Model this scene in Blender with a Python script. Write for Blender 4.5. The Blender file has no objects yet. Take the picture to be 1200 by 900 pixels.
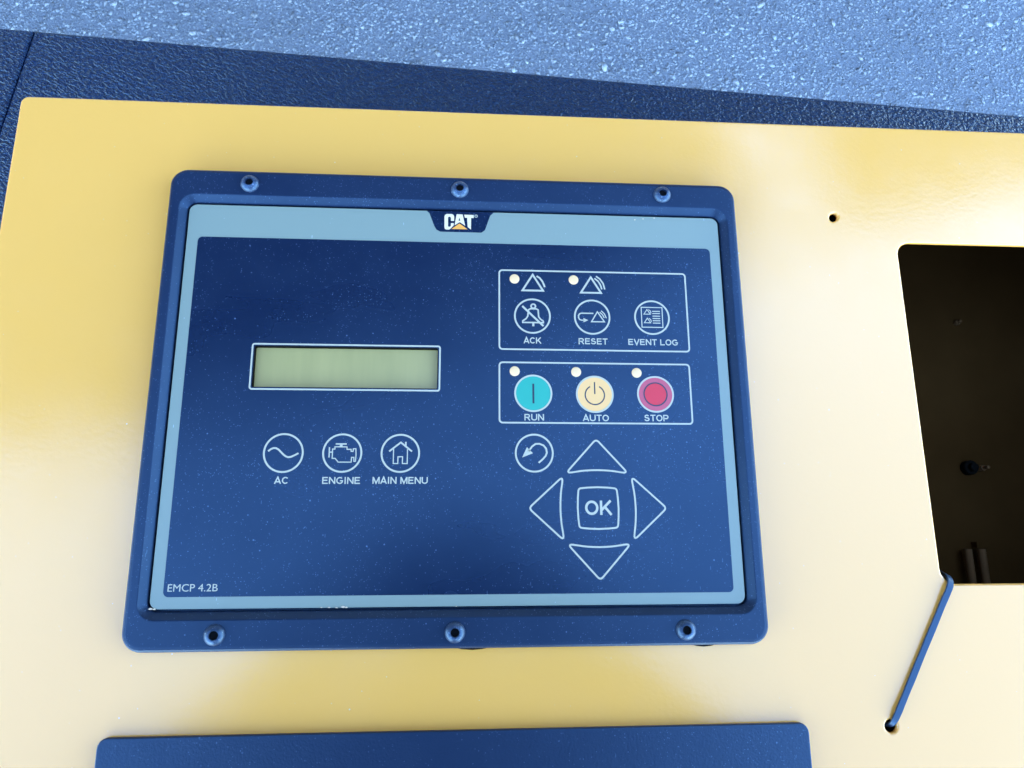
import bpy, bmesh, math, random
import numpy as np
from mathutils import Vector, Matrix, Euler
rnd = random.Random(7)
S = bpy.context.scene
COL = S.collection
PI = math.pi
GZ = 0.90                      # the control box's top sheet lies 0.90 m above the asphalt

# ------------------------------------------------------------ camera, world, sun, exposure
cd = bpy.data.cameras.new('camera')
cam = bpy.data.objects.new('camera', cd); COL.objects.link(cam); S.camera = cam
cd.sensor_width = 36.0; cd.lens = 36.0 * 867.74 / 1200.0
cd.clip_start = 0.01; cd.clip_end = 500
R = Matrix(((0.9974504836, -0.0110006085, -0.0705090017),
            (-0.0053765706, 0.9736542586, -0.2279659561),
            (0.0711591540, 0.2277638497, 0.9711127656)))
CAM = Vector((0.1393288, 0.0221183, 0.3666325 + GZ))
cam.matrix_world = Matrix.Translation(CAM) @ R.to_4x4()
cd.dof.use_dof = True; cd.dof.focus_distance = 0.37; cd.dof.aperture_fstop = 36

SUN_EL, SUN_AZ = math.radians(32), math.radians(0)       # low behind the wall added to block it
world = bpy.data.worlds.new('World'); S.world = world; world.use_nodes = True
wn = world.node_tree; bg = wn.nodes['Background']
sky = wn.nodes.new('ShaderNodeTexSky'); sky.sky_type = 'NISHITA'; sky.sun_disc = False
sky.sun_elevation = SUN_EL; sky.sun_rotation = SUN_AZ
sky.air_density = 1.0; sky.dust_density = 0.0; sky.ozone_density = 6.0; sky.altitude = 100
wn.links.new(sky.outputs[0], bg.inputs[0]); bg.inputs[1].default_value = 0.15
sd = bpy.data.lights.new('sun', 'SUN'); sd.energy = 3.0; sd.angle = math.radians(0.5); sd.color = (1, .94, .85)
sun = bpy.data.objects.new('sun', sd); COL.objects.link(sun); sun.location = (0, 8, 12)
sv = Vector((math.sin(SUN_AZ) * math.cos(SUN_EL), math.cos(SUN_AZ) * math.cos(SUN_EL), math.sin(SUN_EL)))
sun.rotation_euler = sv.to_track_quat('Z', 'Y').to_euler()
S.view_settings.view_transform = 'Standard'; S.view_settings.look = 'None'
S.view_settings.exposure = 4.1; S.view_settings.gamma = 1.0; S.view_settings.use_curve_mapping = False

# ------------------------------------------------------------ materials
def mat(name, col, rough=.5, ior=1.5, coat=0, coat_rough=.1, metal=0, spec=.5):
    m = bpy.data.materials.new(name); m.use_nodes = True
    b = m.node_tree.nodes['Principled BSDF']
    b.inputs['Base Color'].default_value = (*col, 1); b.inputs['Roughness'].default_value = rough
    b.inputs['IOR'].default_value = ior; b.inputs['Metallic'].default_value = metal
    b.inputs['Specular IOR Level'].default_value = spec
    b.inputs['Coat Weight'].default_value = coat; b.inputs['Coat Roughness'].default_value = coat_rough
    return m
def nt(m): return m.node_tree.nodes, m.node_tree.links, m.node_tree.nodes['Principled BSDF']
def coords(N, L, rot=(0, 0, 0), scale=(1, 1, 1)):
    g = N.new('ShaderNodeNewGeometry'); mp = N.new('ShaderNodeMapping')
    mp.inputs['Rotation'].default_value = rot; mp.inputs['Scale'].default_value = scale
    L.new(g.outputs['Position'], mp.inputs[0]); return mp.outputs[0]
def math_(N, L, op, a, b=0.0, clamp=False):
    n = N.new('ShaderNodeMath'); n.operation = op; n.use_clamp = clamp
    for i, v in enumerate((a, b)):
        if hasattr(v, 'links'): L.new(v, n.inputs[i])
        else: n.inputs[i].default_value = v
    return n.outputs[0]
def noise(N, L, c, scale, detail=2, rough=.5, dist=0):
    n = N.new('ShaderNodeTexNoise'); n.inputs['Scale'].default_value = scale
    n.inputs['Detail'].default_value = detail; n.inputs['Roughness'].default_value = rough
    n.inputs['Distortion'].default_value = dist
    L.new(c, n.inputs['Vector']); return n.outputs['Fac']
def ramp(N, L, f, stops):
    n = N.new('ShaderNodeValToRGB'); e = n.color_ramp.elements
    while len(e) < len(stops): e.new(.5)
    for k, (p, c) in enumerate(stops):
        e[k].position = p; e[k].color = (*c, 1) if len(c) == 3 else c
    L.new(f, n.inputs[0]); return n.outputs[0]
def mix(N, L, f, a, b):
    n = N.new('ShaderNodeMix'); n.data_type = 'RGBA'
    for i, v in ((0, f), (6, a), (7, b)):
        if hasattr(v, 'links'): L.new(v, n.inputs[i])
        else: n.inputs[i].default_value = v if i == 0 else (*v, 1)
    return n.outputs[2]
def bump(N, L, B, h, strength, dist):
    n = N.new('ShaderNodeBump'); n.inputs['Strength'].default_value = strength
    n.inputs['Distance'].default_value = dist
    L.new(h, n.inputs['Height']); L.new(n.outputs[0], B.inputs['Normal']); return n
def dust(m, col, dcol, specks, amount, haze=.0, seed=0.0, fibre=.5):
    """fine dust: two sizes of specks over the base colour, gathered in drifts, and a few fine fibres"""
    N, L, B = nt(m); c = coords(N, L, (0, 0, .3 + seed))
    out = None
    drift = math_(N, L, 'MULTIPLY', math_(N, L, 'SUBTRACT', noise(N, L, c, 24, 4, .65), .33, True), 2.6, True)
    for sc, th, keep in specks:
        v = N.new('ShaderNodeTexVoronoi'); v.inputs['Scale'].default_value = sc
        L.new(c, v.inputs['Vector'])
        near = math_(N, L, 'LESS_THAN', v.outputs['Distance'], th)
        sx = N.new('ShaderNodeSeparateColor'); L.new(v.outputs['Color'], sx.inputs[0])
        lim = math_(N, L, 'MULTIPLY', drift, keep * 2)
        k = math_(N, L, 'LESS_THAN', sx.outputs[0], lim)
        s = math_(N, L, 'MULTIPLY', near, k)
        s = math_(N, L, 'MULTIPLY', s, sx.outputs[1])
        out = s if out is None else math_(N, L, 'MAXIMUM', out, s)
    # fibres: stretched cells
    c2 = coords(N, L, (0, 0, .9), (900, 160, 900))
    v = N.new('ShaderNodeTexVoronoi'); v.inputs['Scale'].default_value = 1.0; L.new(c2, v.inputs['Vector'])
    sx = N.new('ShaderNodeSeparateColor'); L.new(v.outputs['Color'], sx.inputs[0])
    fb = math_(N, L, 'MULTIPLY', math_(N, L, 'LESS_THAN', v.outputs['Distance'], .16), math_(N, L, 'LESS_THAN', sx.outputs[0], .02))
    out = math_(N, L, 'MAXIMUM', out, math_(N, L, 'MULTIPLY', fb, fibre))
    f = math_(N, L, 'MULTIPLY', out, amount, True)
    if haze:
        hz = math_(N, L, 'MULTIPLY', drift, haze)
        f = math_(N, L, 'MAXIMUM', f, hz)
    L.new(mix(N, L, f, col, dcol), B.inputs['Base Color'])
    return c, drift

M = {}
# yellow enamel with orange peel and a few pale grains
m = M['yellow'] = mat('yellow_enamel', (.97, .395, .068), .2, 1.8)
c, d = dust(m, (.97, .395, .068), (.8, .75, .6), ((260, .09, .03), (120, .05, .04), (700, .13, .02)), .8, fibre=0.0)
N, L, B = nt(m)
h = noise(N, L, c, 420, 2, .5)
h2 = noise(N, L, c, 35, 2, .5)
bump(N, L, B, math_(N, L, 'ADD', h, math_(N, L, 'MULTIPLY', h2, 1.2)), .14, .0003)
L.new(math_(N, L, 'ADD', .15, math_(N, L, 'MULTIPLY', d, .09)), B.inputs['Roughness'])
M['inner'] = mat('inside_shade_brown', (.064, .031, .0105), .8, spec=0.0)  # dark brown stands in for the shade inside the yellow box
N, L, B = nt(M['inner']); c = coords(N, L); f = noise(N, L, c, 14, 4, .6)
L.new(ramp(N, L, f, [(.25, (.058, .022, .005)), (.75, (.082, .033, .008))]), B.inputs['Base Color'])
# black moulded bezel
m = M['bezel'] = mat('black_moulded_plastic', (.004, .009, .026), .42, 1.52)
c, d = dust(m, (.004, .009, .026), (.20, .27, .36), ((1500, .30, .18), (600, .2, .08)), .32, .02)
N, L, B = nt(m); bump(N, L, B, noise(N, L, c, 1600, 2), .25, .0001)
m = M['print'] = mat('dark_printed_film', (.003, .008, .024), .30, 1.54)
c, d = dust(m, (.003, .008, .024), (.24, .31, .40), ((1400, .30, .16), (520, .2, .06)), .36, .012, .7)
N, L, B = nt(m); bump(N, L, B, noise(N, L, c, 2200, 2), .12, .0001)
sm = noise(N, L, coords(N, L, (0, 0, .5), (1, 2.4, 1)), 10, 3, .5, .3)
L.new(math_(N, L, 'ADD', .19, math_(N, L, 'MULTIPLY', sm, .20)), B.inputs['Roughness'])
m = M['lower'] = mat('black_powder_coat', (.003, .008, .026), .42, 1.6)
c, d = dust(m, (.003, .008, .026), (.20, .27, .36), ((1300, .28, .14), (500, .2, .05)), .3, .015, 1.3)
N, L, B = nt(m); bump(N, L, B, noise(N, L, c, 900, 3), .5, .0003)
M['film'] = mat('pale_grey_film', (.245, .245, .165), .38, 1.5)
m = M['film']; c, d = dust(m, (.245, .245, .165), (.8, .8, .8), ((600, .1, .03), (300, .1, .02)), .6)
M['ink'] = mat('pale_grey_ink', (.52, .40, .24), .4)
M['ink_dark'] = mat('dark_ink', (.02, .02, .025), .4)
M['white'] = mat('white_print', (.85, .55, .30), .4)
M['window'] = mat('white_indicator_window', (.95, .50, .20), .3)
M['tan'] = mat('tan_print', (.95, .32, .04), .4)
M['run'] = mat('turquoise_key', (.015, .295, .165), .35)
M['auto'] = mat('cream_key', (.95, .42, .11), .35)
M['stop'] = mat('magenta_key_rim', (.55, .06, .07), .35)
M['stop_mid'] = mat('red_key_centre', (.70, .014, .016), .35)
m = M['lcd'] = mat('lcd_glass', (.30, .33, .17), .28, 1.5)
N, L, B = nt(m); c = coords(N, L, (0, 0, 0), (1, .12, 1))
f = noise(N, L, c, 90, 3, .6); c2 = coords(N, L); f2 = noise(N, L, c2, 25, 2)
f = math_(N, L, 'ADD', math_(N, L, 'MULTIPLY', f, .6), math_(N, L, 'MULTIPLY', f2, .4))
L.new(ramp(N, L, f, [(.3, (.38, .26, .072)), (.7, (.49, .325, .095))]), B.inputs['Base Color'])
m = M['screw'] = mat('black_oxide_screw', (.01, .018, .04), .4, 1.7)
c, d = dust(m, (.008, .014, .035), (.25, .3, .38), ((1600, .35, .5), (700, .3, .25)), .45, .08)
N, L, B = nt(m); bump(N, L, B, noise(N, L, c, 1500, 3), .5, .0002)
M['black'] = mat('black_hole', (.006, .005, .005), .8, spec=.1)
m = M['tie'] = mat('glossy_dark_blue_nylon', (.03, .048, .075), .42, 1.45)
N, L, B = nt(m); c = coords(N, L); bump(N, L, B, noise(N, L, c, 500, 3), .35, .0002)
M['gasket'] = mat('rubber_gasket', (.006, .004, .002), .7, spec=.05)
M['dull_metal'] = mat('dull_zinc', (.17, .075, .025), .7, spec=.05)
# pebble-grained black board
m = M['board'] = mat('black_grained_plastic', (.002, .007, .028), .30, 1.5)
N, L, B = nt(m)
def grain(rot, sx, sy):
    g_ = N.new('ShaderNodeNewGeometry'); mp = N.new('ShaderNodeMapping'); mp.vector_type = 'TEXTURE'
    mp.inputs['Rotation'].default_value = (0, 0, rot); mp.inputs['Scale'].default_value = (1 / sx, 1 / sy, 1 / 200)
    L.new(g_.outputs['Position'], mp.inputs[0]); return mp.outputs[0]
g1 = noise(N, L, grain(-.5, 260, 440), 1.0, 2, .55, .5)
g2 = noise(N, L, grain(-.35, 520, 800), 1.0, 1, .5)
bump(N, L, B, math_(N, L, 'ADD', g1, math_(N, L, 'MULTIPLY', g2, .3)), 1.0, .0030)
for k_ in ('bezel', 'print', 'lower', 'board', 'screw', 'tie'):
    M[k_].node_tree.nodes['Principled BSDF'].inputs['Specular Tint'].default_value = (.56, .82, 1, 1)
# asphalt
m = M['bitumen'] = mat('bitumen', (.07, .07, .068), .8)
N, L, B = nt(m); c = coords(N, L)
f = noise(N, L, c, 220, 4, .7)
L.new(ramp(N, L, f, [(.3, (.10, .10, .11)), (.7, (.27, .27, .28))]), B.inputs['Base Color'])
bump(N, L, B, f, 1.0, .004)
m = M['stone'] = mat('asphalt_stone', (.15, .15, .14), .85)
N, L, B = nt(m); g = N.new('ShaderNodeNewGeometry')
base = ramp(N, L, g.outputs['Random Per Island'], [(0, (.11, .11, .12)), (.12, (.19, .19, .195)), (.35, (.23, .23, .235)), (.75, (.30, .30, .30)), (.985, (.31, .31, .31)), (.997, (.40, .39, .36)), (1, (.55, .52, .44))])
c = coords(N, L); f = noise(N, L, c, 500, 3, .6)
mm = N.new('ShaderNodeMix'); mm.data_type = 'RGBA'; mm.blend_type = 'MULTIPLY'; mm.inputs[0].default_value = .7
L.new(base, mm.inputs[6]); L.new(ramp(N, L, f, [(.3, (.55, .55, .55)), (.7, (1.3, 1.3, 1.3))]), mm.inputs[7])
f3 = noise(N, L, c, 4.5, 3, .6)
m3 = N.new('ShaderNodeMix'); m3.data_type = 'RGBA'; m3.blend_type = 'MULTIPLY'; m3.inputs[0].default_value = 1
L.new(mm.outputs[2], m3.inputs[6]); L.new(ramp(N, L, f3, [(.35, (.8, .8, .8)), (.65, (1.15, 1.15, 1.15))]), m3.inputs[7])
L.new(m3.outputs[2], B.inputs['Base Color'])
M['wall'] = mat('painted_block_wall', (.30, .28, .25), .8)
M['soffit'] = mat('brown_timber_soffit', (.05, .035, .022), .8)
M['steel'] = mat('grey_painted_steel', (.2, .2, .2), .5)
M['skin'] = mat('skin', (.45, .26, .18), .5)
M['cloth'] = mat('navy_cloth', (.02, .025, .04), .9)
M['trouser'] = mat('grey_cloth', (.06, .06, .065), .9)
M['hair'] = mat('brown_hair', (.03, .018, .01), .6)

# ------------------------------------------------------------ helpers; shapes are given in millimetres above the box's top sheet
def W(p): return Vector((p[0] / 1000, p[1] / 1000, p[2] / 1000 + GZ))
def wloc(o):
    v = Vector((0, 0, 0))
    while o is not None: v += o.location; o = o.parent
    return v
def link_mesh(name, me, material, parent=None, kind=None):
    o = bpy.data.objects.new(name, me); COL.objects.link(o)
    if material is not None:
        me.materials.clear(); me.materials.append(material)
    if parent is not None:
        o.parent = parent
    if kind: o['kind'] = kind
    return o
def from_mm(name, vs, fs, material, parent=None, origin=None, kind=None):
    """mesh from mm points; the object's origin is put at 'origin' (mm) or at the points' centre"""
    a = np.array(vs, float)
    og = np.array(origin if origin is not None else [(a[:, 0].min() + a[:, 0].max()) / 2, (a[:, 1].min() + a[:, 1].max()) / 2, a[:, 2].min()], float)
    me = bpy.data.meshes.new(name); me.from_pydata(((a - og) / 1000).tolist(), [], fs); me.update()
    o = link_mesh(name, me, material, parent, kind)
    o.location = W(og) - (wloc(parent) if parent is not None else Vector((0, 0, 0)))
    return o
def smooth(o, ang=40):
    o.data.shade_smooth(); o.data.set_sharp_from_angle(angle=math.radians(ang)); return o
def thing(name, label, cat, loc, group=None):
    o = bpy.data.objects.new(name, None); COL.objects.link(o); o.location = W(loc)
    o.empty_display_size = .05
    o['label'] = label; o['category'] = cat
    if group: o['group'] = group
    return o
def tag(o, label, cat, group=None):
    o['label'] = label; o['category'] = cat
    if group: o['group'] = group
    return o
def rrect(x0, y0, x1, y1, r, n=10):
    pts = []
    for cx, cy, a0 in ((x1 - r, y1 - r, 0), (x0 + r, y1 - r, 90), (x0 + r, y0 + r, 180), (x1 - r, y0 + r, 270)):
        for k in range(n + 1):
            a = math.radians(a0 + 90 * k / n); pts.append((cx + r * math.cos(a), cy + r * math.sin(a)))
    return pts
def circ(cx, cy, r, n=48, a0=0): return [(cx + r * math.cos(a0 + 2 * PI * k / n), cy + r * math.sin(a0 + 2 * PI * k / n)) for k in range(n)]
def plate(name, loops, z0, z1, bevel, material, parent=None, res=3, origin=None):
    """flat sheet with holes: outline + hole loops, real thickness, rolled edges"""
    cu = bpy.data.curves.new('tmp', 'CURVE'); cu.dimensions = '2D'; cu.fill_mode = 'BOTH'
    for lp in loops:
        sp = cu.splines.new('POLY'); sp.points.add(len(lp) - 1); sp.use_cyclic_u = True
        for p, q in zip(sp.points, lp): p.co = (q[0], q[1], 0, 1)
    cu.bevel_depth = bevel; cu.bevel_resolution = res; cu.offset = -bevel
    cu.extrude = max((z1 - z0) / 2 - bevel, 0)
    ob = bpy.data.objects.new('tmp', cu); COL.objects.link(ob)
    dg = bpy.context.evaluated_depsgraph_get(); dg.update()
    me = bpy.data.meshes.new_from_object(ob.evaluated_get(dg))
    bpy.data.objects.remove(ob); bpy.data.curves.remove(cu)
    bm = bmesh.new(); bm.from_mesh(me); bmesh.ops.remove_doubles(bm, verts=bm.verts, dist=.001)
    bmesh.ops.recalc_face_normals(bm, faces=bm.faces)
    vs = [(v.co.x, v.co.y, v.co.z + (z0 + z1) / 2) for v in bm.verts]
    fs = [[v.index for v in f.verts] for f in bm.faces]
    bm.free(); bpy.data.meshes.remove(me)
    return from_mm(name, vs, fs, material, parent, origin)
def prism(name, pts, z0, z1, material, parent=None):
    n = len(pts); vs = [(x, y, z0) for x, y in pts] + [(x, y, z1) for x, y in pts]
    fs = [list(range(n, 2 * n)), list(range(n - 1, -1, -1))] + [[k, (k + 1) % n, n + (k + 1) % n, n + k] for k in range(n)]
    return from_mm(name, vs, fs, material, parent)
def strokes(name, lines, w, z0, z1, material, parent=None):
    """printed lines: ribbons of width w with mitred joints; lines = [(points, closed[, width])]"""
    vs, fs = [], []
    for li, ln in enumerate(lines):
        pts, closed = ln[0], ln[1]; ww = (ln[2] if len(ln) > 2 else w) / 2
        P = [Vector(p) for p in pts]; n = len(P)
        if closed and (P[0] - P[-1]).length < 1e-6: P.pop(); n -= 1
        L_, R_ = [], []
        for k in range(n):
            a = P[k - 1] if (k > 0 or closed) else None
            b = P[(k + 1) % n] if (k < n - 1 or closed) else None
            d1 = (P[k] - a).normalized() if a is not None else None
            d2 = (b - P[k]).normalized() if b is not None else None
            if d1 is None: d1 = d2
            if d2 is None: d2 = d1
            t = (d1 + d2)
            t = t.normalized() if t.length > 1e-4 else d1
            nn = Vector((-t.y, t.x)); cs = max(nn.dot(Vector((-d1.y, d1.x))), .35)
            L_.append(P[k] + nn * ww / cs); R_.append(P[k] - nn * ww / cs)
        s = len(vs)
        for zz in (z0, z1 + .003 * (li % 9)):
            vs += [(p.x, p.y, zz) for p in L_] + [(p.x, p.y, zz) for p in R_]
        segs = n if closed else n - 1
        for k in range(segs):
            j = (k + 1) % n
            fs.append([s + 2 * n + k, s + 3 * n + k, s + 3 * n + j, s + 2 * n + j])
            fs.append([s + k, s + 2 * n + k, s + 2 * n + j, s + j])
            fs.append([s + n + k, s + n + j, s + 3 * n + j, s + 3 * n + k])
        if not closed:
            fs.append([s, s + n, s + 3 * n, s + 2 * n]); e = n - 1
            fs.append([s + e, s + 2 * n + e, s + 3 * n + e, s + n + e])
    return from_mm(name, vs, fs, material, parent)
def polys(name, plist, z0, z1, material, parent=None):
    vs, fs = [], []
    for pts in plist:
        n = len(pts); s = len(vs)
        vs += [(x, y, z0) for x, y in pts] + [(x, y, z1) for x, y in pts]
        fs.append(list(range(s + n, s + 2 * n))); fs += [[s + k, s + (k + 1) % n, s + n + (k + 1) % n, s + n + k] for k in range(n)]
    o = from_mm(name, vs, fs, material, parent)
    bm = bmesh.new(); bm.from_mesh(o.data); bmesh.ops.triangulate(bm, faces=[f for f in bm.faces if len(f.verts) > 4])
    bmesh.ops.recalc_face_normals(bm, faces=bm.faces)
    bm.to_mesh(o.data); bm.free(); return o
def lettering(txt, cx, cy, w, h, z, parent, material, bold=.018, name='lettering', space=1.06):
    cu = bpy.data.curves.new('tmp', 'FONT'); cu.body = txt; cu.size = 1; cu.offset = bold
    cu.extrude = .01; cu.resolution_u = 4; cu.space_character = space
    ob = bpy.data.objects.new('tmp', cu); COL.objects.link(ob)
    dg = bpy.context.evaluated_depsgraph_get(); dg.update()
    me = bpy.data.meshes.new_from_object(ob.evaluated_get(dg))
    bpy.data.objects.remove(ob); bpy.data.curves.remove(cu)
    a = np.array([v.co[:] for v in me.vertices]); mn, mx = a.min(0), a.max(0)
    fs = [list(p.vertices) for p in me.polygons]; bpy.data.meshes.remove(me)
    a[:, 0] = cx + ((a[:, 0] - mn[0]) / (mx[0] - mn[0]) - .5) * w
    a[:, 1] = cy + ((a[:, 1] - mn[1]) / (mx[1] - mn[1]) - .5) * h
    a[:, 2] = z + (a[:, 2] > 0) * .04
    return from_mm(name, a, fs, material, parent)
def ell(cx, cy, rx, ry, a0, a1, n=14): return [(cx + rx * math.cos(math.radians(a0 + (a1 - a0) * k / n)), cy + ry * math.sin(math.radians(a0 + (a1 - a0) * k / n))) for k in range(n + 1)]
GL = {'A': (.98, [([(.07, 0), (.49, .97), (.91, 0)], 0), ([(.22, .3), (.76, .3)], 0)]),
 'C': (.98, [(ell(.51, .5, .40, .42, 42, 318, 20), 0)]),
 'G': (1.04, [(ell(.52, .5, .41, .42, 42, 330, 20) + [(.90, .46), (.55, .46)], 0)]),
 'K': (.96, [([(.12, 0), (.12, 1)], 0), ([(.84, 1), (.14, .33)], 0), ([(.38, .58), (.88, 0)], 0)]),
 'R': (.98, [([(.12, 0), (.12, .915), (.55, .915)] + ell(.56, .695, .24, .22, 80, -80, 8) + [(.55, .475), (.12, .475)], 0), ([(.50, .47), (.86, 0)], 0)]),
 'P': (.90, [([(.12, 0), (.12, .915), (.52, .915)] + ell(.54, .67, .24, .245, 80, -80, 8) + [(.52, .42), (.12, .42)], 0)]),
 'E': (.88, [([(.82, .085), (.12, .085), (.12, .915), (.80, .915)], 0), ([(.12, .52), (.75, .52)], 0)]),
 'S': (.90, [([(.11, .27)] + ell(.44, .275, .32, .19, 200, 360, 8) + [(.70, .45), (.44, .52), (.20, .58)] + ell(.43, .73, .27, .19, 180, 15, 8), 0)]),
 'T': (.86, [([(.03, .915), (.83, .915)], 0), ([(.43, 0), (.43, .9)], 0)]),
 'V': (.94, [([(.07, 1), (.47, .04), (.87, 1)], 0)]),
 'N': (.98, [([(.12, 0), (.12, 1)], 0), ([(.86, 0), (.86, 1)], 0), ([(.14, .95), (.84, .05)], 0)]),
 'M': (1.12, [([(.12, 0), (.12, 1)], 0), ([(1.0, 0), (1.0, 1)], 0), ([(.15, .95), (.56, .08), (.97, .95)], 0)]),
 'L': (.82, [([(.12, 1), (.12, .085), (.78, .085)], 0)]),
 'O': (1.04, [(ell(.52, .5, .41, .42, 0, 360, 24)[:-1], 1)]),
 'U': (.98, [([(.12, 1), (.12, .38)] + ell(.49, .36, .37, .275, 190, 350, 10) + [(.86, .38), (.86, 1)], 0)]),
 'I': (.36, [([(.18, 0), (.18, 1)], 0)]), ' ': (.38, [])}
def label_text(txt, cx, cy, w, h, z, parent, material, t=.17):
    """bold grotesque capitals drawn as strokes"""
    x = 0; ls = []
    for ch in txt:
        ww, st = GL[ch]; ls += [([(x + a, b) for a, b in p], c) for p, c in st]; x += ww + .06
    x -= .06; k = w / x
    return strokes('lettering', [([(cx - w / 2 + a * k, cy - h / 2 + b * h) for a, b in p], bool(c)) for p, c in ls], h * t, z, z + .04, material, parent)
def profile_ring(name, x0, y0, x1, y1, r, prof, material, parent=None, n=10):
    """closed moulding: rounded rectangle swept with profile [(inward offset, z)]"""
    vs, fs = [], []; cnt = None
    for off, z in prof:
        lp = rrect(x0 + off, y0 + off, x1 - off, y1 - off, max(r - off, .6), n); cnt = len(lp)
        vs += [(x, y, z) for x, y in lp]
    for j in range(len(prof) - 1):
        for k in range(cnt):
            k2 = (k + 1) % cnt
            fs.append([j * cnt + k, j * cnt + k2, (j + 1) * cnt + k2, (j + 1) * cnt + k])
    return from_mm(name, vs, fs, material, parent)
def lathe(name, cx, cy, prof, material, parent=None, n=32, cap=True):
    vs, fs = [], []
    for r, z in prof: vs += [(cx + r * math.cos(2 * PI * k / n), cy + r * math.sin(2 * PI * k / n), z) for k in range(n)]
    for j in range(len(prof) - 1):
        for k in range(n): fs.append([j * n + k, j * n + (k + 1) % n, (j + 1) * n + (k + 1) % n, (j + 1) * n + k])
    if cap: fs.append([(len(prof) - 1) * n + k for k in range(n)])
    return from_mm(name, vs, fs, material, parent)
def box(name, x0, y0, z0, x1, y1, z1, material, parent=None, kind=None):
    vs = [(x, y, z) for z in (z0, z1) for x, y in ((x0, y0), (x1, y0), (x1, y1), (x0, y1))]
    return from_mm(name, vs, [[3, 2, 1, 0], [4, 5, 6, 7], [0, 1, 5, 4], [1, 2, 6, 5], [2, 3, 7, 6], [3, 0, 4, 7]], material, parent, kind=kind)

# ------------------------------------------------------------ setting: asphalt
gp = [(-60000, -60000, -900), (60000, -60000, -900), (60000, 60000, -900), (-60000, 60000, -900)]
asphalt = from_mm('asphalt', gp, [[0, 1, 2, 3]], M['bitumen'], kind='structure')
def stones():
    """broken stone set in the asphalt, thousands of small faceted pieces"""
    rng = np.random.default_rng(5)
    V = np.array([(1, 0, 0), (0, 1, 0), (-1, 0, 0), (0, -1, 0), (0, 0, 1), (0, 0, -1), (.75, .75, .4), (-.75, -.75, .4)])
    F = np.array([(0, 6, 4), (6, 1, 4), (1, 2, 4), (2, 7, 4), (7, 3, 4), (3, 0, 4), (6, 0, 5), (1, 6, 5), (2, 1, 5), (7, 2, 5), (3, 7, 5), (0, 3, 5)])
    n = 90000
    x = rng.uniform(-1150, 1750, n); y = rng.uniform(620, 1500, n)
    s = np.exp(rng.normal(math.log(2.2), .36, n)); s[:160] = rng.uniform(4.5, 8, 160)
    s = np.clip(s, 1.4, 14)
    sc = np.stack([s * rng.uniform(.8, 1.35, n), s * rng.uniform(.7, 1.1, n), s * rng.uniform(.35, .6, n)], 1)
    a = rng.uniform(0, 2 * PI, n)
    P = V[None] * rng.uniform(.75, 1.2, (n, 8, 1)) * sc[:, None]
    ca, sa = np.cos(a)[:, None], np.sin(a)[:, None]
    Q = np.stack([P[..., 0] * ca - P[..., 1] * sa, P[..., 0] * sa + P[..., 1] * ca, P[..., 2]], -1)
    tx = rng.normal(0, .25, n)[:, None]; Q[..., 2] += Q[..., 0] * tx
    Q += np.stack([x, y, -900 + sc[:, 2] * rng.uniform(-.2, .35, n)], 1)[:, None]
    vs = (Q.reshape(-1, 3) / 1000).astype(np.float32); vs[:, 2] += GZ
    fi = (F[None] + 8 * np.arange(n)[:, None, None]).reshape(-1).astype(np.int32)
    me = bpy.data.meshes.new('asphalt_stones')
    me.vertices.add(len(vs)); me.vertices.foreach_set('co', vs.ravel())
    nf = n * 12; me.loops.add(nf * 3); me.loops.foreach_set('vertex_index', fi)
    me.polygons.add(nf); me.polygons.foreach_set('loop_start', np.arange(0, nf * 3, 3, dtype=np.int32))
    me.update(calc_edges=True)
    o = link_mesh('asphalt_stones', me, M['stone'], asphalt, 'stuff')
    o.location = -asphalt.location
stones()

# ------------------------------------------------------------ unseen wall and roof, added to block the sun and darken reflections
def rot_pts(pts, a, cx, cy):
    c_, s_ = math.cos(a), math.sin(a)
    return [(cx + (x) * c_ - (y) * s_, cy + (x) * s_ + (y) * c_) for x, y in pts]
A = math.radians(17.0)
bld = thing('shade_building', 'unseen pale block wall with a timber roof overhang, added for shade and reflections', 'shade_building', (800, 5200, -900))
def bprism(name, pts, z0, z1, m): return prism(name, rot_pts(pts, A, 0, 980), z0, z1, m, bld)
bprism('wall', [(-9000, 3300), (12000, 3300), (12000, 3560), (-9000, 3560)], -900, 5600, M['wall'])
edge = [(-8757, 319), (-1649, 444), (-634, 506), (225, 787), (1396, 1373), (1482, 1412)]  # edge shaped so its reflection darkens parts of the yellow sheet
prism('reflection_overhang', edge + [(700, 4400), (-9600, 1250)], 2500, 2640, M['soffit'], bld)
bprism('reflection_overhang', [(1900, -60), (12000, -60), (12000, 3290), (1900, 3290)], 2500, 2640, M['soffit'])  # separate piece added for the dark reflection at the sheet's upper right
bprism('fascia', [(1900, -86), (12000, -86), (12000, -62), (1900, -62)], 2440, 2700, M['soffit'])
for k in (0, 1, 4, 5):
    bprism('post', [(-8000 + 3800 * k, 60), (-7900 + 3800 * k, 60), (-7900 + 3800 * k, 160), (-8000 + 3800 * k, 160)], -900, 2498, M['steel'])

# ------------------------------------------------------------ black board under the box
board = thing('table', 'black pebble-grained plastic table under the yellow sheet, with a seam at its left end', 'table', (150, 20, -900))
def bd(x): return 408.6 - .0515 * x
SX = lambda y: -190.5 + .148 * (y - 414.9)            # the seam's x at a given y
g = .16
plate('tabletop', [[(SX(-360) + g, -360), (950, -360), (950, bd(950)), (SX(bd(-190)) + g, bd(-190))]], -176, -150, 2.5, M['board'], board, 2)
plate('tabletop', [[(-900, -360), (SX(-360) - g, -360), (SX(bd(-190)) - g, bd(-190)), (-900, bd(-900))]], -176, -150, 2.5, M['board'], board, 2)
for x, y in ((-840, -300), (890, -300), (890, 300), (-840, 380)):
    lathe('leg', x, y, [(16, -900), (16, -176)], M['steel'], board)
box('apron', -820, -310, -200, 880, -290, -177, M['steel'], board)

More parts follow.
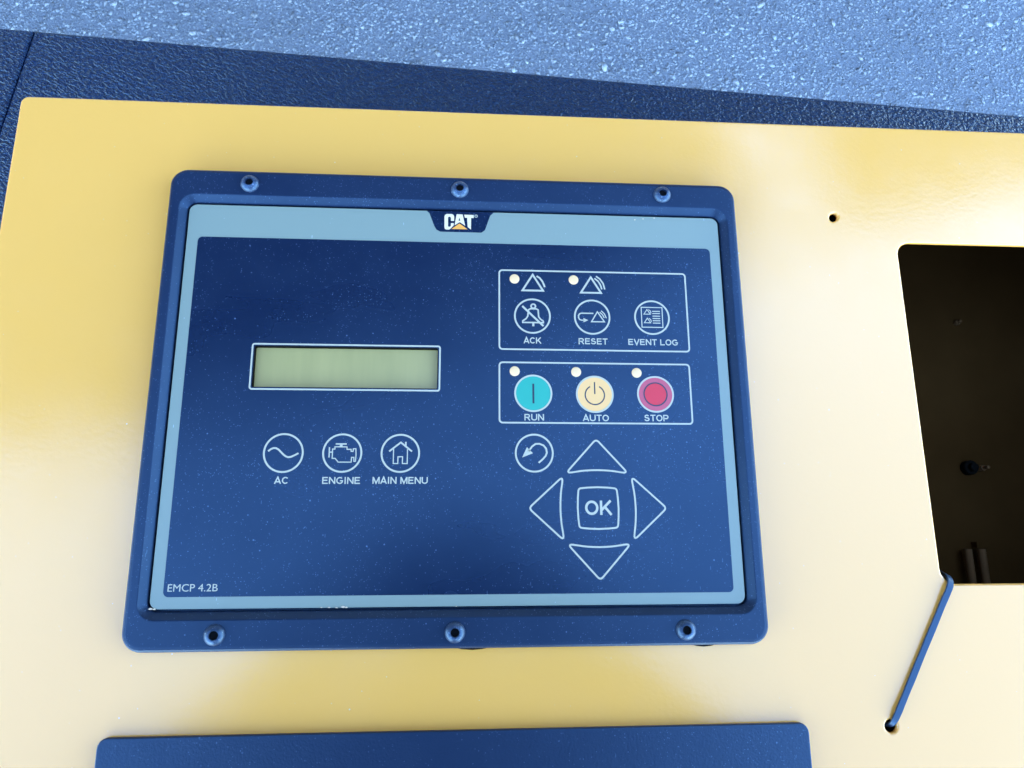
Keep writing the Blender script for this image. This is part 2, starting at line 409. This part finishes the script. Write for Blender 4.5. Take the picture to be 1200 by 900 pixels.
# ------------------------------------------------------------ yellow box
bx = thing('control_box', 'yellow painted steel control box with a dark rectangular opening and a small drilled hole', 'control box', (270, -30, -150))
PX0, PX1, PY0, PY1 = -95.4, 640, -330, 263.0
outer = rrect(PX0, PY0, PX1, PY1, 4.2, 8)
opening = rrect(381, 8.0, 560, 191.5, 7.5, 8)
tiehole = circ(346.2, -57.2, 2.9, 20)
smallhole = [(346.2 + 2.6 * math.cos(a) * .8 * math.cos(-.7) - 2.6 * math.sin(a) * math.sin(-.7) * 1.05, 205.7 + 2.6 * math.cos(a) * .8 * math.sin(-.7) + 2.6 * math.sin(a) * 1.05 * math.cos(-.7)) for a in [2 * PI * k / 24 for k in range(24)]]
plate('top_sheet', [outer, opening, tiehole, smallhole], -3, 0, 1.3, M['yellow'], bx, 4)
ol = rrect(PX0 + 1.2, PY0 + 1.2, PX1 - 1.2, PY1 - 1.2, 3.4, 6)
profile_ring('side_wall', PX0 + .8, PY0 + .8, PX1 - .8, PY1 - .8, 3.6, [(0, -149.6), (0, -3.2), (2.4, -3.2), (2.4, -149.6)], M['yellow'], bx, 6)
box('bottom_sheet', PX0 + 4, PY0 + 4, -149.5, PX1 - 4, PY1 - 4, -147, M['inner'], bx)
# partition under the opening: compartment with its shade put in by dark colour
profile_ring('inner_lining', 360, -12, 625, 259.6, 4, [(0, -146.8), (0, -3.3), (1.5, -3.3), (1.5, -146.8)], M['inner'], bx, 4)
def bolt(x, y, rr, hh, m):
    b = lathe('bolt', x, y, [(rr, -147), (rr, -147 + hh * .55), (rr * .9, -147 + hh * .6), (rr * .55, -147 + hh * .6), (rr * .55, -147 + hh), (rr * .3, -147 + hh * 1.02)], m, bx, 16)
    return smooth(b)
bolt(508, 83.5, 5.2, 9, M['gasket']); bolt(516, 83, 2.2, 12, M['dull_metal'])  # second, paler bolt stands in for the shine on the first
bolt(516, 194, 2.0, 6, M['dull_metal'])
for x in (495, 505):       # two short pins lying along the floor of the compartment
    n_ = 12; vs = [(x + 2.7 * math.cos(2 * PI * k / n_), yy, -140 + 2.7 * math.sin(2 * PI * k / n_)) for yy in (-6, 26) for k in range(n_)]
    smooth(from_mm('pin', vs, [[k, (k + 1) % n_, n_ + (k + 1) % n_, n_ + k] for k in range(n_)] + [list(range(n_))[::-1], list(range(n_, 2 * n_))], M['dull_metal'], bx))
box('clip', 503, 27, -146.5, 514, 31, -141, M['inner'], bx)

# ------------------------------------------------------------ controller
cm = thing('generator_controller', 'blue-black generator controller with pale frame, small green LCD and round keys, on the yellow box', 'control panel', (138, 100, 0))
# bezel: outer rounded edge, flat, sloping rim down to the face; outer and inner rectangles are not concentric
def bezel():
    loops = []
    O = (-10.6, -18.6, 287.4, 219.2); I = (-1.1, -1.1, 278.3, 201.1)
    for off, z in ((0, .2), (0, 5.6), (.35, 6.9), (1.2, 7.75), (2.4, 8.0)):
        loops.append((rrect(O[0] + off, O[1] + off, O[2] - off, O[3] - off, 9 - off, 12), z))
    for off, z in ((-4.0, 8.0), (-3.5, 7.85), (-3.2, 7.6), (-.35, 5.3), (0, 4.9), (0, 1.0), (4, .8)):
        loops.append((rrect(I[0] + off, I[1] + off, I[2] - off, I[3] - off, max(4.2 - off, .6), 12), z))
    n = len(loops[0][0]); vs, fs = [], []
    for lp, z in loops: vs += [(x, y, z) for x, y in lp]
    for j in range(len(loops) - 1):
        for k in range(n):
            k2 = (k + 1) % n; fs.append([j * n + k, j * n + k2, (j + 1) * n + k2, (j + 1) * n + k])
    return from_mm('bezel', vs, fs, M['bezel'], cm)
bezel()
# pale face sheet with the display cut-out, dark printed sheet on it with a tab up to the frame's edge
lcdhole = rrect(37.9, 103.8, 128.4, 124.9, .8, 3)
plate('face_panel', [rrect(0, 0, 277.2, 200, 4.0, 10), lcdhole], 1.2, 6.0, .25, M['film'], cm, 1)
plate('dark_overlay', [rrect(5.6, 5.3, 271.8, 182.2, 2.4, 6), lcdhole], 6.004, 6.06, .01, M['print'], cm, 1)
prism('brand_tab', [(121.0, 199.9), (122.6, 198.4), (125.2, 191.3), (126.3, 189.3), (128.4, 188.2), (149.8, 188.2), (151.7, 189.6), (154.4, 197.9), (156.3, 199.9)], 6.004, 6.06, M['print'], cm)
Z1, Z2 = 6.064, 6.10
# display
lcd = plate('lcd_screen', [rrect(37.3, 103.2, 129, 125.5, .5, 2)], 1.3, 3.3, .05, M['lcd'], cm, 1)
profile_ring('window_lining', 37.95, 103.85, 128.35, 124.85, .8, [(0, 3.2), (0, 6.0), (.15, 6.0), (.3, 3.2)], M['gasket'], cm, 3)  # added dark lining, its colour includes the shadow inside the display recess
strokes('screen_outline', [(rrect(37.0, 102.9, 129.3, 125.8, 1.0, 4), True)], .82, Z1, Z2, M['ink'], cm)
# frames round the key groups
strokes('group_outline', [(rrect(159.2, 124.9, 257.4, 167.5, 1.6, 4), True)], .82, Z1, Z2, M['ink'], cm)
strokes('group_outline', [(rrect(159.2, 87.1, 256.7, 118.0, 1.6, 4), True)], .82, Z1, Z2, M['ink'], cm)
# lettering
for t, x, y, w, h in (('ACK', 176.1, 129.7, 9.1, 3.2), ('RESET', 207.3, 129.7, 15.2, 3.2), ('EVENT LOG', 238.6, 129.7, 26.2, 3.2),
                      ('RUN', 176.5, 89.9, 10.0, 3.3), ('AUTO', 207.5, 89.8, 13.3, 3.3), ('STOP', 238.3, 90.0, 12.6, 3.3),
                      ('AC', 55.2, 58.4, 6.8, 3.3), ('ENGINE', 83.3, 58.4, 18.2, 3.3), ('MAIN MENU', 111.3, 58.5, 26.6, 3.3)):
    label_text(t, x, y, w, h, Z1, cm, M['ink'])
lettering('EMCP 4.2B', 18.6, 9.35, 22.3, 3.3, Z1, cm, M['ink'], 0, space=1.0)
# brand mark
C_ = [(130.37, 196.9), (130.75, 197.8), (131.55, 198.3), (134.24, 198.35), (135.1, 197.9), (135.47, 197.0), (135.5, 194.43), (133.84, 194.38), (133.73, 196.32), (133.3, 196.75), (132.6, 196.75), (132.3, 196.28), (132.32, 191.6), (132.6, 191.1), (133.3, 191.1), (133.79, 191.47), (133.81, 193.17), (135.3, 193.2), (135.3, 191.9), (133.68, 190.0), (132.9, 189.45), (131.46, 189.45), (130.7, 189.8), (130.46, 190.65)]
A_ = [(136.75, 198.3), (139.9, 198.25), (141.3, 191.9), (138.46, 193.85), (135.75, 191.95)]
T_ = [(140.75, 198.15), (145.75, 198.1), (145.75, 196.4), (144.4, 196.4), (144.35, 189.8), (142.6, 191.2), (142.3, 196.4), (141.1, 196.4)]
polys('brand_letter', [C_], Z1, Z2, M['white'], cm); polys('brand_letter', [A_], Z1, Z2, M['white'], cm); polys('brand_letter', [T_], Z1, Z2, M['white'], cm)
polys('letter_counter', [[(138.2, 196.4), (138.7, 194.6), (137.8, 194.6)]], Z2 + .004, Z2 + .02, M['print'], cm)
polys('brand_triangle', [[(138.3, 193.1), (142.6, 189.85), (134.1, 189.85)]], Z1, Z2, M['tan'], cm)
strokes('registered_mark', [(circ(147.0, 197.5, .75, 14), True)], .3, Z1, Z2, M['ink'], cm)
lettering('R', 147.0, 197.5, .6, .7, Z1, cm, M['ink'], 0, name='registered_letter')

def arc(cx, cy, r, a0, a1, n=12): return [(cx + r * math.cos(math.radians(a0 + (a1 - a0) * k / n)), cy + r * math.sin(math.radians(a0 + (a1 - a0) * k / n))) for k in range(n + 1)]
# indicator windows, and the warning signs beside two of them
def indicator(x, y):
    o = lathe('indicator_light', x, y, [(2.55, 6.062), (2.55, 6.16), (2.2, 6.26), (1.2, 6.34)], M['window'], cm, 28)
for x, y in ((167.1, 162.8), (198.0, 162.9), (166.9, 113.4), (198.1, 113.4), (229.2, 113.3)): indicator(x, y)
strokes('warning_symbol', [([(176.6, 165.3), (181.9, 156.6), (171.2, 156.6)], True), ([(178.6, 164.6), (180.2, 163.6), (181.6, 161.8), (182.5, 159.6), (182.8, 158.6)], False, .9)], .95, Z1, Z2, M['ink'], cm)
strokes('warning_symbol', [([(207.1, 164.6), (212.3, 156.0), (201.7, 156.0)], True), ([(209.0, 164.0), (210.8, 162.6), (212.0, 160.6), (212.8, 158.0)], False, .75), ([(209.9, 165.2), (211.9, 163.7), (213.5, 161.3), (214.3, 158.0)], False, .75)], .95, Z1, Z2, M['ink'], cm)

def key(name, x, y, r=9.4, cap_mat=None):
    k = lathe(name, x, y, [(r - .1, 6.062), (r - .15, 6.12), (r - .7, 6.20)], cap_mat or M['print'], cm, 56)
    strokes('ring', [(circ(x, y, r - .45, 64), True)], .88, 6.205, 6.235, M['ink'], k)
    return k
ZK, ZL = 6.206, 6.236
k = key('key', 176.2, 142.7, 9.5)
k['label'] = 'key with a struck-out bell'
strokes('symbol', [([(174.2, 146.0), (175.2, 146.6), (178.2, 146.6), (179.2, 146.0), (179.4, 142.4), (180.2, 141.2), (181.8, 140.0), (181.8, 139.2), (171.2, 139.2), (171.2, 140.0), (172.9, 141.2), (173.8, 142.6)], True, .75),
                   (circ(176.7, 148.0, 1.15, 16), True, .8), ([(176.6, 139.2), (176.6, 137.2)], False, 1.1), ([(171.0, 148.0), (181.8, 137.4)], False, 1.0)], .8, ZK, ZL, M['ink'], k)
k = key('key', 207.2, 142.7, 9.5); k['label'] = 'key with an arrow and a warning triangle'
strokes('symbol', [([(207.9, 144.7), (201.6, 144.7), (200.6, 144.3), (200.1, 143.4), (200.1, 142.2), (200.6, 141.3), (201.6, 140.9), (203.0, 140.9)], False, .65),
                   ([(210.0, 145.6), (213.5, 140.2), (206.8, 140.2)], True, .6), ([(211.2, 145.4), (212.6, 144.1), (213.5, 142.3)], False, .5), ([(212.0, 146.2), (213.6, 144.6), (214.6, 142.2)], False, .5)], .6, ZK, ZL, M['ink'], k)
polys('arrow_head', [[(202.6, 142.1), (205.1, 140.95), (202.6, 139.8)]], ZK, ZL, M['ink'], k)
k = key('key', 238.6, 143.0, 9.4); k['label'] = 'key with a list'
ls = [([(233.1, 148.5), (244.1, 148.5), (244.1, 137.7), (233.1, 137.7)], True, .5)]
for yy in (146.4, 145.2, 143.8, 142.5, 141.3, 140.0): ls.append(([(238.9, yy), (242.9, yy)], False, .5))
for yy in (146.1, 141.4):
    ls.append(([(236.1, yy + 1.2), (237.8, yy - 1.3), (234.4, yy - 1.3)], True, .42)); ls.append(([(236.9, yy + 1.2), (237.9, yy + .4), (238.2, yy - .8)], False, .4))
strokes('symbol', ls, .5, ZK, ZL, M['ink'], k)
# coloured keys
k = key('key', 176.2, 102.1, 9.6, M['run']); k['label'] = 'turquoise key with a bar'
strokes('symbol', [([(176.2, 107.0), (176.2, 96.9)], False)], .95, ZK, ZL, M['ink_dark'], k)
k = key('key', 207.3, 101.9, 9.6, M['auto']); k['label'] = 'cream key with a power sign'
strokes('symbol', [(arc(207.3, 101.5, 4.9, 62 - 360, 118 - 360 - 0 + 0, 2)[:0] or arc(207.3, 101.5, 4.9, 118, 422, 30), False), ([(207.3, 108.2), (207.3, 102.0)], False)], .6, ZK, ZL, M['ink_dark'], k)
k = key('key', 238.4, 102.2, 9.5, M['stop']); k['label'] = 'magenta key with a red centre'
lathe('key_centre', 238.4, 102.2, [(5.6, ZK), (5.6, ZL)], M['stop_mid'], k, 40)
strokes('symbol', [(circ(238.4, 102.2, 5.9, 48), True)], .65, ZL + .004, ZL + .03, M['ink_dark'], k)
# AC, engine, menu, back
k = key('key', 55.3, 71.5, 9.6); k['label'] = 'key with a sine wave'
strokes('symbol', [([(48.1, 72.3), (49.4, 73.4), (50.6, 73.85), (51.7, 73.8), (53.0, 73.1), (54.2, 71.9), (55.4, 70.7), (56.5, 69.9), (57.6, 69.5), (58.9, 69.6), (60.6, 70.4), (62.4, 71.4)], False)], .85, ZK, ZL, M['ink'], k)
k = key('key', 83.2, 71.6, 9.55); k['label'] = 'key with an engine outline'
strokes('symbol', [([(79.9, 76.0), (85.1, 76.0)], False, .7), ([(82.5, 75.9), (82.5, 74.5)], False, 1.3),
                   ([(79.6, 74.6), (85.3, 74.6), (85.4, 73.4), (87.3, 73.4), (87.4, 72.4), (88.3, 72.4), (88.4, 73.7), (89.6, 73.7), (89.8, 70.5), (89.6, 67.6), (88.9, 67.6), (88.8, 69.5), (87.7, 69.5), (87.6, 67.2), (81.4, 67.2), (79.9, 69.0), (78.5, 69.0), (78.5, 73.5), (79.6, 73.5)], True, .5),
                   ([(77.0, 74.4), (77.0, 69.4)], False, .6), ([(77.0, 72.0), (78.4, 72.0)], False, .6)], .5, ZK, ZL, M['ink'], k)
k = key('key', 111.0, 71.6, 9.5); k['label'] = 'key with a house'
strokes('symbol', [([(105.6, 72.5), (111.1, 76.9), (116.6, 72.5)], False, .8),
                   ([(107.7, 73.6), (107.7, 66.6), (109.9, 66.6), (109.9, 69.9), (112.1, 69.9), (112.1, 66.6), (114.4, 66.6), (114.4, 73.6)], False, .5),
                   ([(113.5, 75.2), (113.5, 77.2)], False, .8)], .5, ZK, ZL, M['ink'], k)
k = key('key', 176.3, 72.0, 9.6); k['label'] = 'key with a curved back arrow'
strokes('symbol', [([(173.6, 73.0), (175.2, 75.2), (177.0, 76.5), (178.9, 76.6), (180.9, 75.8), (182.2, 74.2), (182.5, 72.2), (181.9, 70.6), (180.6, 69.1), (178.4, 67.2)], False)], .85, ZK, ZL, M['ink'], k)
polys('arrow_head', [[(170.3, 69.8), (175.6, 71.9), (172.7, 74.9)]], ZK, ZL, M['ink'], k)
# cursor keys round OK
def bez(a, c, b, n=8): return [tuple(((1 - t) ** 2 * a[i] + 2 * t * (1 - t) * c[i] + t * t * b[i]) for i in (0, 1)) for t in [k / n for k in range(n + 1)]]
def roundpoly(pts, r):
    out = []
    n = len(pts)
    for k in range(n):
        p, a, b = Vector(pts[k][:2]), Vector(pts[k - 1][:2]), Vector(pts[(k + 1) % n][:2])
        rr = r if len(pts[k]) < 3 else pts[k][2]
        if rr == 0: out.append(tuple(p)); continue
        out += bez(tuple(p + (a - p).normalized() * rr), tuple(p), tuple(p + (b - p).normalized() * rr), 5)
    return out
def shape_key(label, out):
    kk = prism('key', out, 6.062, 6.14, M['print'], cm); kk['label'] = label
    strokes('outline', [(out, True)], .85, 6.145, 6.175, M['ink'], kk); return kk
tri = roundpoly([(0, 33.9), (15.5, 16.9, 3.0)] + [(x, 18.5 - 1.05 * (x / 12) ** 2, 0) for x in (8, 6, 3, 0, -3, -6, -8)] + [(-15.5, 16.9, 3.0)], 2.0)
for ang, lab in ((0, 'key pointing up'), (90, 'key pointing left'), (180, 'key pointing down'), (270, 'key pointing right')):
    shape_key(lab, rot_pts(tri, math.radians(ang), 207.2, 45.2))
sq = [(x * .98, y * .98) for x, y in roundpoly([(9.6, 9.6), (5, 10.05, 0), (0, 10.25, 0), (-5, 10.05, 0), (-9.6, 9.6), (-10.05, 5, 0), (-10.25, 0, 0), (-10.05, -5, 0), (-9.6, -9.6), (-5, -10.05, 0), (0, -10.25, 0), (5, -10.05, 0), (9.6, -9.6), (10.05, -5, 0), (10.25, 0, 0), (10.05, 5, 0)], 1.3)]
kk = shape_key('square key reading OK', [(207.2 + x, 45.3 + y) for x, y in sq])
label_text('OK', 207.4, 45.4, 13.6, 6.9, 6.145, kk, M['ink'])

# screws
for i, (x, y, tx) in enumerate(((29.8, 211.2, .05), (138.3, 211.3, 0), (247.0, 211.8, -.05), (30.6, -11.2, .1), (138.4, -11.3, .03), (246.7, -11.5, -.06))):
    n = 28; ho = rnd.random()
    s = lathe('screw', x, y, [(4.75, 8.0), (4.75, 8.35), (4.5, 9.1), (3.9, 9.9), (3.1, 10.5), (2.35, 10.8), (2.05, 10.85), (2.0, 9.3)], M['screw'], cm, n, cap=False)
    smooth(s, 50)
    pr = [(x + 2.1 * math.cos(ho + PI / 3 * q), y + 2.1 * math.sin(ho + PI / 3 * q)) for q in range(6)]
    prism('hex_socket', [((a - x) * 1.0 + x, b) for a, b in pr], 8.9, 9.3, M['black'], s)
    s.rotation_euler = (rnd.uniform(-.03, .03), tx, 0)
# gasket tongues under the bezel's lower edge, chips of pale film along the face's lower edge
for x, w in ((146.5, 16), (256.5, 12)):
    prism('gasket_tongue', [(x - w / 2, -17), (x + w / 2, -17), (x + w / 2, -18.6), (x + w * .3, -19.3), (x, -19.65), (x - w * .3, -19.3), (x - w / 2, -18.6)], .3, 3.0, M['gasket'], cm)
for x, y, r in ((1.0, .2, .8), (2.4, .1, .7), (80.5, .1, .5), (84, 0, .45), (87, .2, .8), (88.5, .1, .6), (77, .15, .4), (236.5, 198.5, .3), (242.5, 199.2, .5), (232, 197.8, .35), (139, .1, .35)):
    prism('film_chip', [(x + r * rnd.uniform(.6, 1.4) * math.cos(a) * 1.3, y + .5 * r * rnd.uniform(.6, 1.3) * math.sin(a)) for a in [2 * PI * q / 7 for q in range(7)]], 6.0, 6.25, M['white'], cm)

# ------------------------------------------------------------ blank black plate below
lp = plate('cover_plate', [rrect(-17.5, -300, 304.4, -54.2, 4.5, 8)], .3, 3.0, .7, M['lower'])
tag(lp, 'blank black cover plate at the lower edge, below the controller on the yellow box', 'plate')

# ------------------------------------------------------------ strap through the opening's corner and the drilled hole
def strap():
    path = [(387.5, 15.0, -16), (386.6, 13.0, -7), (385.6, 11.2, -1.5), (384.4, 8.6, 1.0), (382.4, 5.0, 1.7), (379.4, -.2, 1.3), (374, -9.5, 1.2), (366, -23, 1.1), (358, -36.6, 1.1), (351.6, -47.2, 1.3), (349.2, -51.2, 1.4), (347.5, -54.4, .7), (346.6, -56.4, -1.2), (346.2, -57.4, -6), (346.2, -57.6, -14)]
    P = [Vector(p) for p in path]
    # resample
    Q = []
    for k in range(len(P) - 1):
        p0, p1, p2, p3 = P[max(k - 1, 0)], P[k], P[k + 1], P[min(k + 2, len(P) - 1)]
        for j in range(6):
            t = j / 6
            Q.append(.5 * ((2 * p1) + (p2 - p0) * t + (2 * p0 - 5 * p1 + 4 * p2 - p3) * t * t + (3 * p1 - p0 - 3 * p2 + p3) * t ** 3))
    Q.append(P[-1]); n = len(Q)
    prof = [(-1.4, -.7), (1.4, -.7), (1.65, -.4), (1.65, .5), (1.45, .7), (-1.05, .75), (-1.5, .3), (-1.65, -.4)]
    vs, fs = [], []; side = Vector((.861, -.508, 0)); m_ = len(prof)
    for k, q in enumerate(Q):
        t = (Q[min(k + 1, n - 1)] - Q[max(k - 1, 0)]).normalized(); up = side.cross(t).normalized()
        if up.z < 0 and abs(t.z) < .6: up = -up
        if k > 0 and up.dot(pu) < 0: up = -up
        pu = up
        w = 1.0 if k < n - 24 else 1.0 - .22 * min((k - (n - 24)) / 10, 1)
        w *= 1 + .03 * math.sin(k * .7)
        for a, b in prof:
            v = q + side * a * w + up * b; vs.append(tuple(v))
    for k in range(n - 1):
        for j in range(m_): fs.append([k * m_ + j, k * m_ + (j + 1) % m_, (k + 1) * m_ + (j + 1) % m_, (k + 1) * m_ + j])
    fs += [list(range(m_)), [(n - 1) * m_ + j for j in range(m_)]]
    o = from_mm('cable_strap', vs, fs, M['tie']); smooth(o, 30)
    bm = bmesh.new(); bm.from_mesh(o.data); bmesh.ops.recalc_face_normals(bm, faces=bm.faces); bm.to_mesh(o.data); bm.free()
    return tag(o, 'thin blue-black strap running from the corner of the dark opening into a small hole', 'strap')
strap()

# ------------------------------------------------------------ the photographer, leaning over the box
def skin_body(name, joints, edges, radii, m, parent, sub=2):
    me = bpy.data.meshes.new(name)
    og = wloc(parent)
    me.from_pydata([tuple(W(j) - og) for j in joints], edges, []); me.update()
    o = bpy.data.objects.new(name, me); COL.objects.link(o)
    md = o.modifiers.new('s', 'SKIN'); md.use_smooth_shade = True
    sv_ = me.skin_vertices[0].data
    for k, r in enumerate(radii):
        r = r if isinstance(r, tuple) else (r, r); sv_[k].radius = (r[0] / 1000, r[1] / 1000)
    sv_[0].use_root = True
    s2 = o.modifiers.new('u', 'SUBSURF'); s2.levels = sub; s2.render_levels = sub
    dg = bpy.context.evaluated_depsgraph_get(); dg.update()
    m2 = bpy.data.meshes.new_from_object(o.evaluated_get(dg)); bpy.data.objects.remove(o)
    o = bpy.data.objects.new(name, m2); COL.objects.link(o); m2.materials.clear(); m2.materials.append(m); o.parent = parent
    return o
per = thing('person', 'photographer in dark clothes leaning over the yellow box with a camera', 'person', (139, -560, -900))
J, E_, RR = [], [], []
def jt(p, r, frm=None):
    J.append(p); RR.append(r)
    if frm is not None: E_.append((frm, len(J) - 1))
    return len(J) - 1
pel = jt((139, -560, 30), (150, 115)); wa = jt((139, -470, 190), (135, 100), pel); ch = jt((136, -270, 400), (165, 115), wa)
nb = jt((134, -130, 510), (95, 75), ch); nk = jt((132, -90, 570), (58, 58), nb); hd = jt((130, -40, 630), (78, 88), nk); ht = jt((128, 0, 690), (70, 78), hd)
for s in (-1, 1):
    sh = jt((139 + s * 160, -135, 490), (68, 68), nb); el = jt((139 + s * 265, -210, 260), (48, 48), sh)
    wr = jt((139 + s * 105, -35, 355), (28, 28), el); pm = jt((139 + s * 78, 0, 392), (34, 20), wr)
    for q in range(4):
        f1 = jt((139 + s * 66, 18 + q * 5, 400 - q * 14 + 20), (9, 9), pm); f2 = jt((139 + s * 42, 34 + q * 2, 404 - q * 15 + 20), (8, 8), f1)
    th = jt((139 + s * 58, -18, 412), (10, 10), pm); jt((139 + s * 36, -12, 428), (9, 9), th)
    hp = jt((139 + s * 90, -575, -40), (92, 92), pel); kn = jt((139 + s * 105, -560, -440), (62, 62), hp)
    an = jt((139 + s * 110, -600, -810), (40, 40), kn); jt((139 + s * 115, -520, -868), (38, 30), an)
body = skin_body('body', J, E_, RR, M['cloth'], per)
hv = []
hairo = skin_body('hair', [(126, -10, 715), (128, -65, 695), (131, -105, 650)], [(0, 1), (1, 2)], [(80, 60), (86, 70), (70, 50)], M['hair'], per)
pc = thing('photo_camera', 'black compact camera in the hands of the photographer above the box', 'camera', (139, 15, 380))
Rm = Matrix.Translation(CAM) @ R.to_4x4()
def cam_box(name, x0, y0, z0, x1, y1, z1, m):
    og = wloc(pc); vs = []
    for z in (z0, z1):
        for x, y in ((x0, y0), (x1, y0), (x1, y1), (x0, y1)): vs.append(tuple(Rm @ Vector((x, y, z)) - og))
    me = bpy.data.meshes.new(name); me.from_pydata(vs, [], [[3, 2, 1, 0], [4, 5, 6, 7], [0, 1, 5, 4], [1, 2, 6, 5], [2, 3, 7, 6], [3, 0, 4, 7]])
    o = link_mesh(name, me, m, pc); b = o.modifiers.new('b', 'BEVEL'); b.width = .004; b.segments = 3
    return o
cam_box('body', -.06, -.036, .03, .06, .036, .062, M['ink_dark'])
cam_box('viewfinder', -.018, .036, .034, .018, .052, .075, M['ink_dark'])
cam_box('grip', .045, -.034, .02, .066, .034, .03, M['ink_dark'])
me = bpy.data.meshes.new('lens_barrel'); vs = []; fs = []; n = 32
for r_, z_ in ((.030, .03), (.030, .006), (.024, .004), (.022, .012), (.004, .016)):
    vs += [tuple(Rm @ Vector((r_ * math.cos(2 * PI * k / n), r_ * math.sin(2 * PI * k / n), z_)) - wloc(pc)) for k in range(n)]
for j in range(4):
    for k in range(n): fs.append([j * n + k, j * n + (k + 1) % n, (j + 1) * n + (k + 1) % n, (j + 1) * n + k])
me.from_pydata(vs, [], fs); link_mesh('lens_barrel', me, M['ink_dark'], pc)
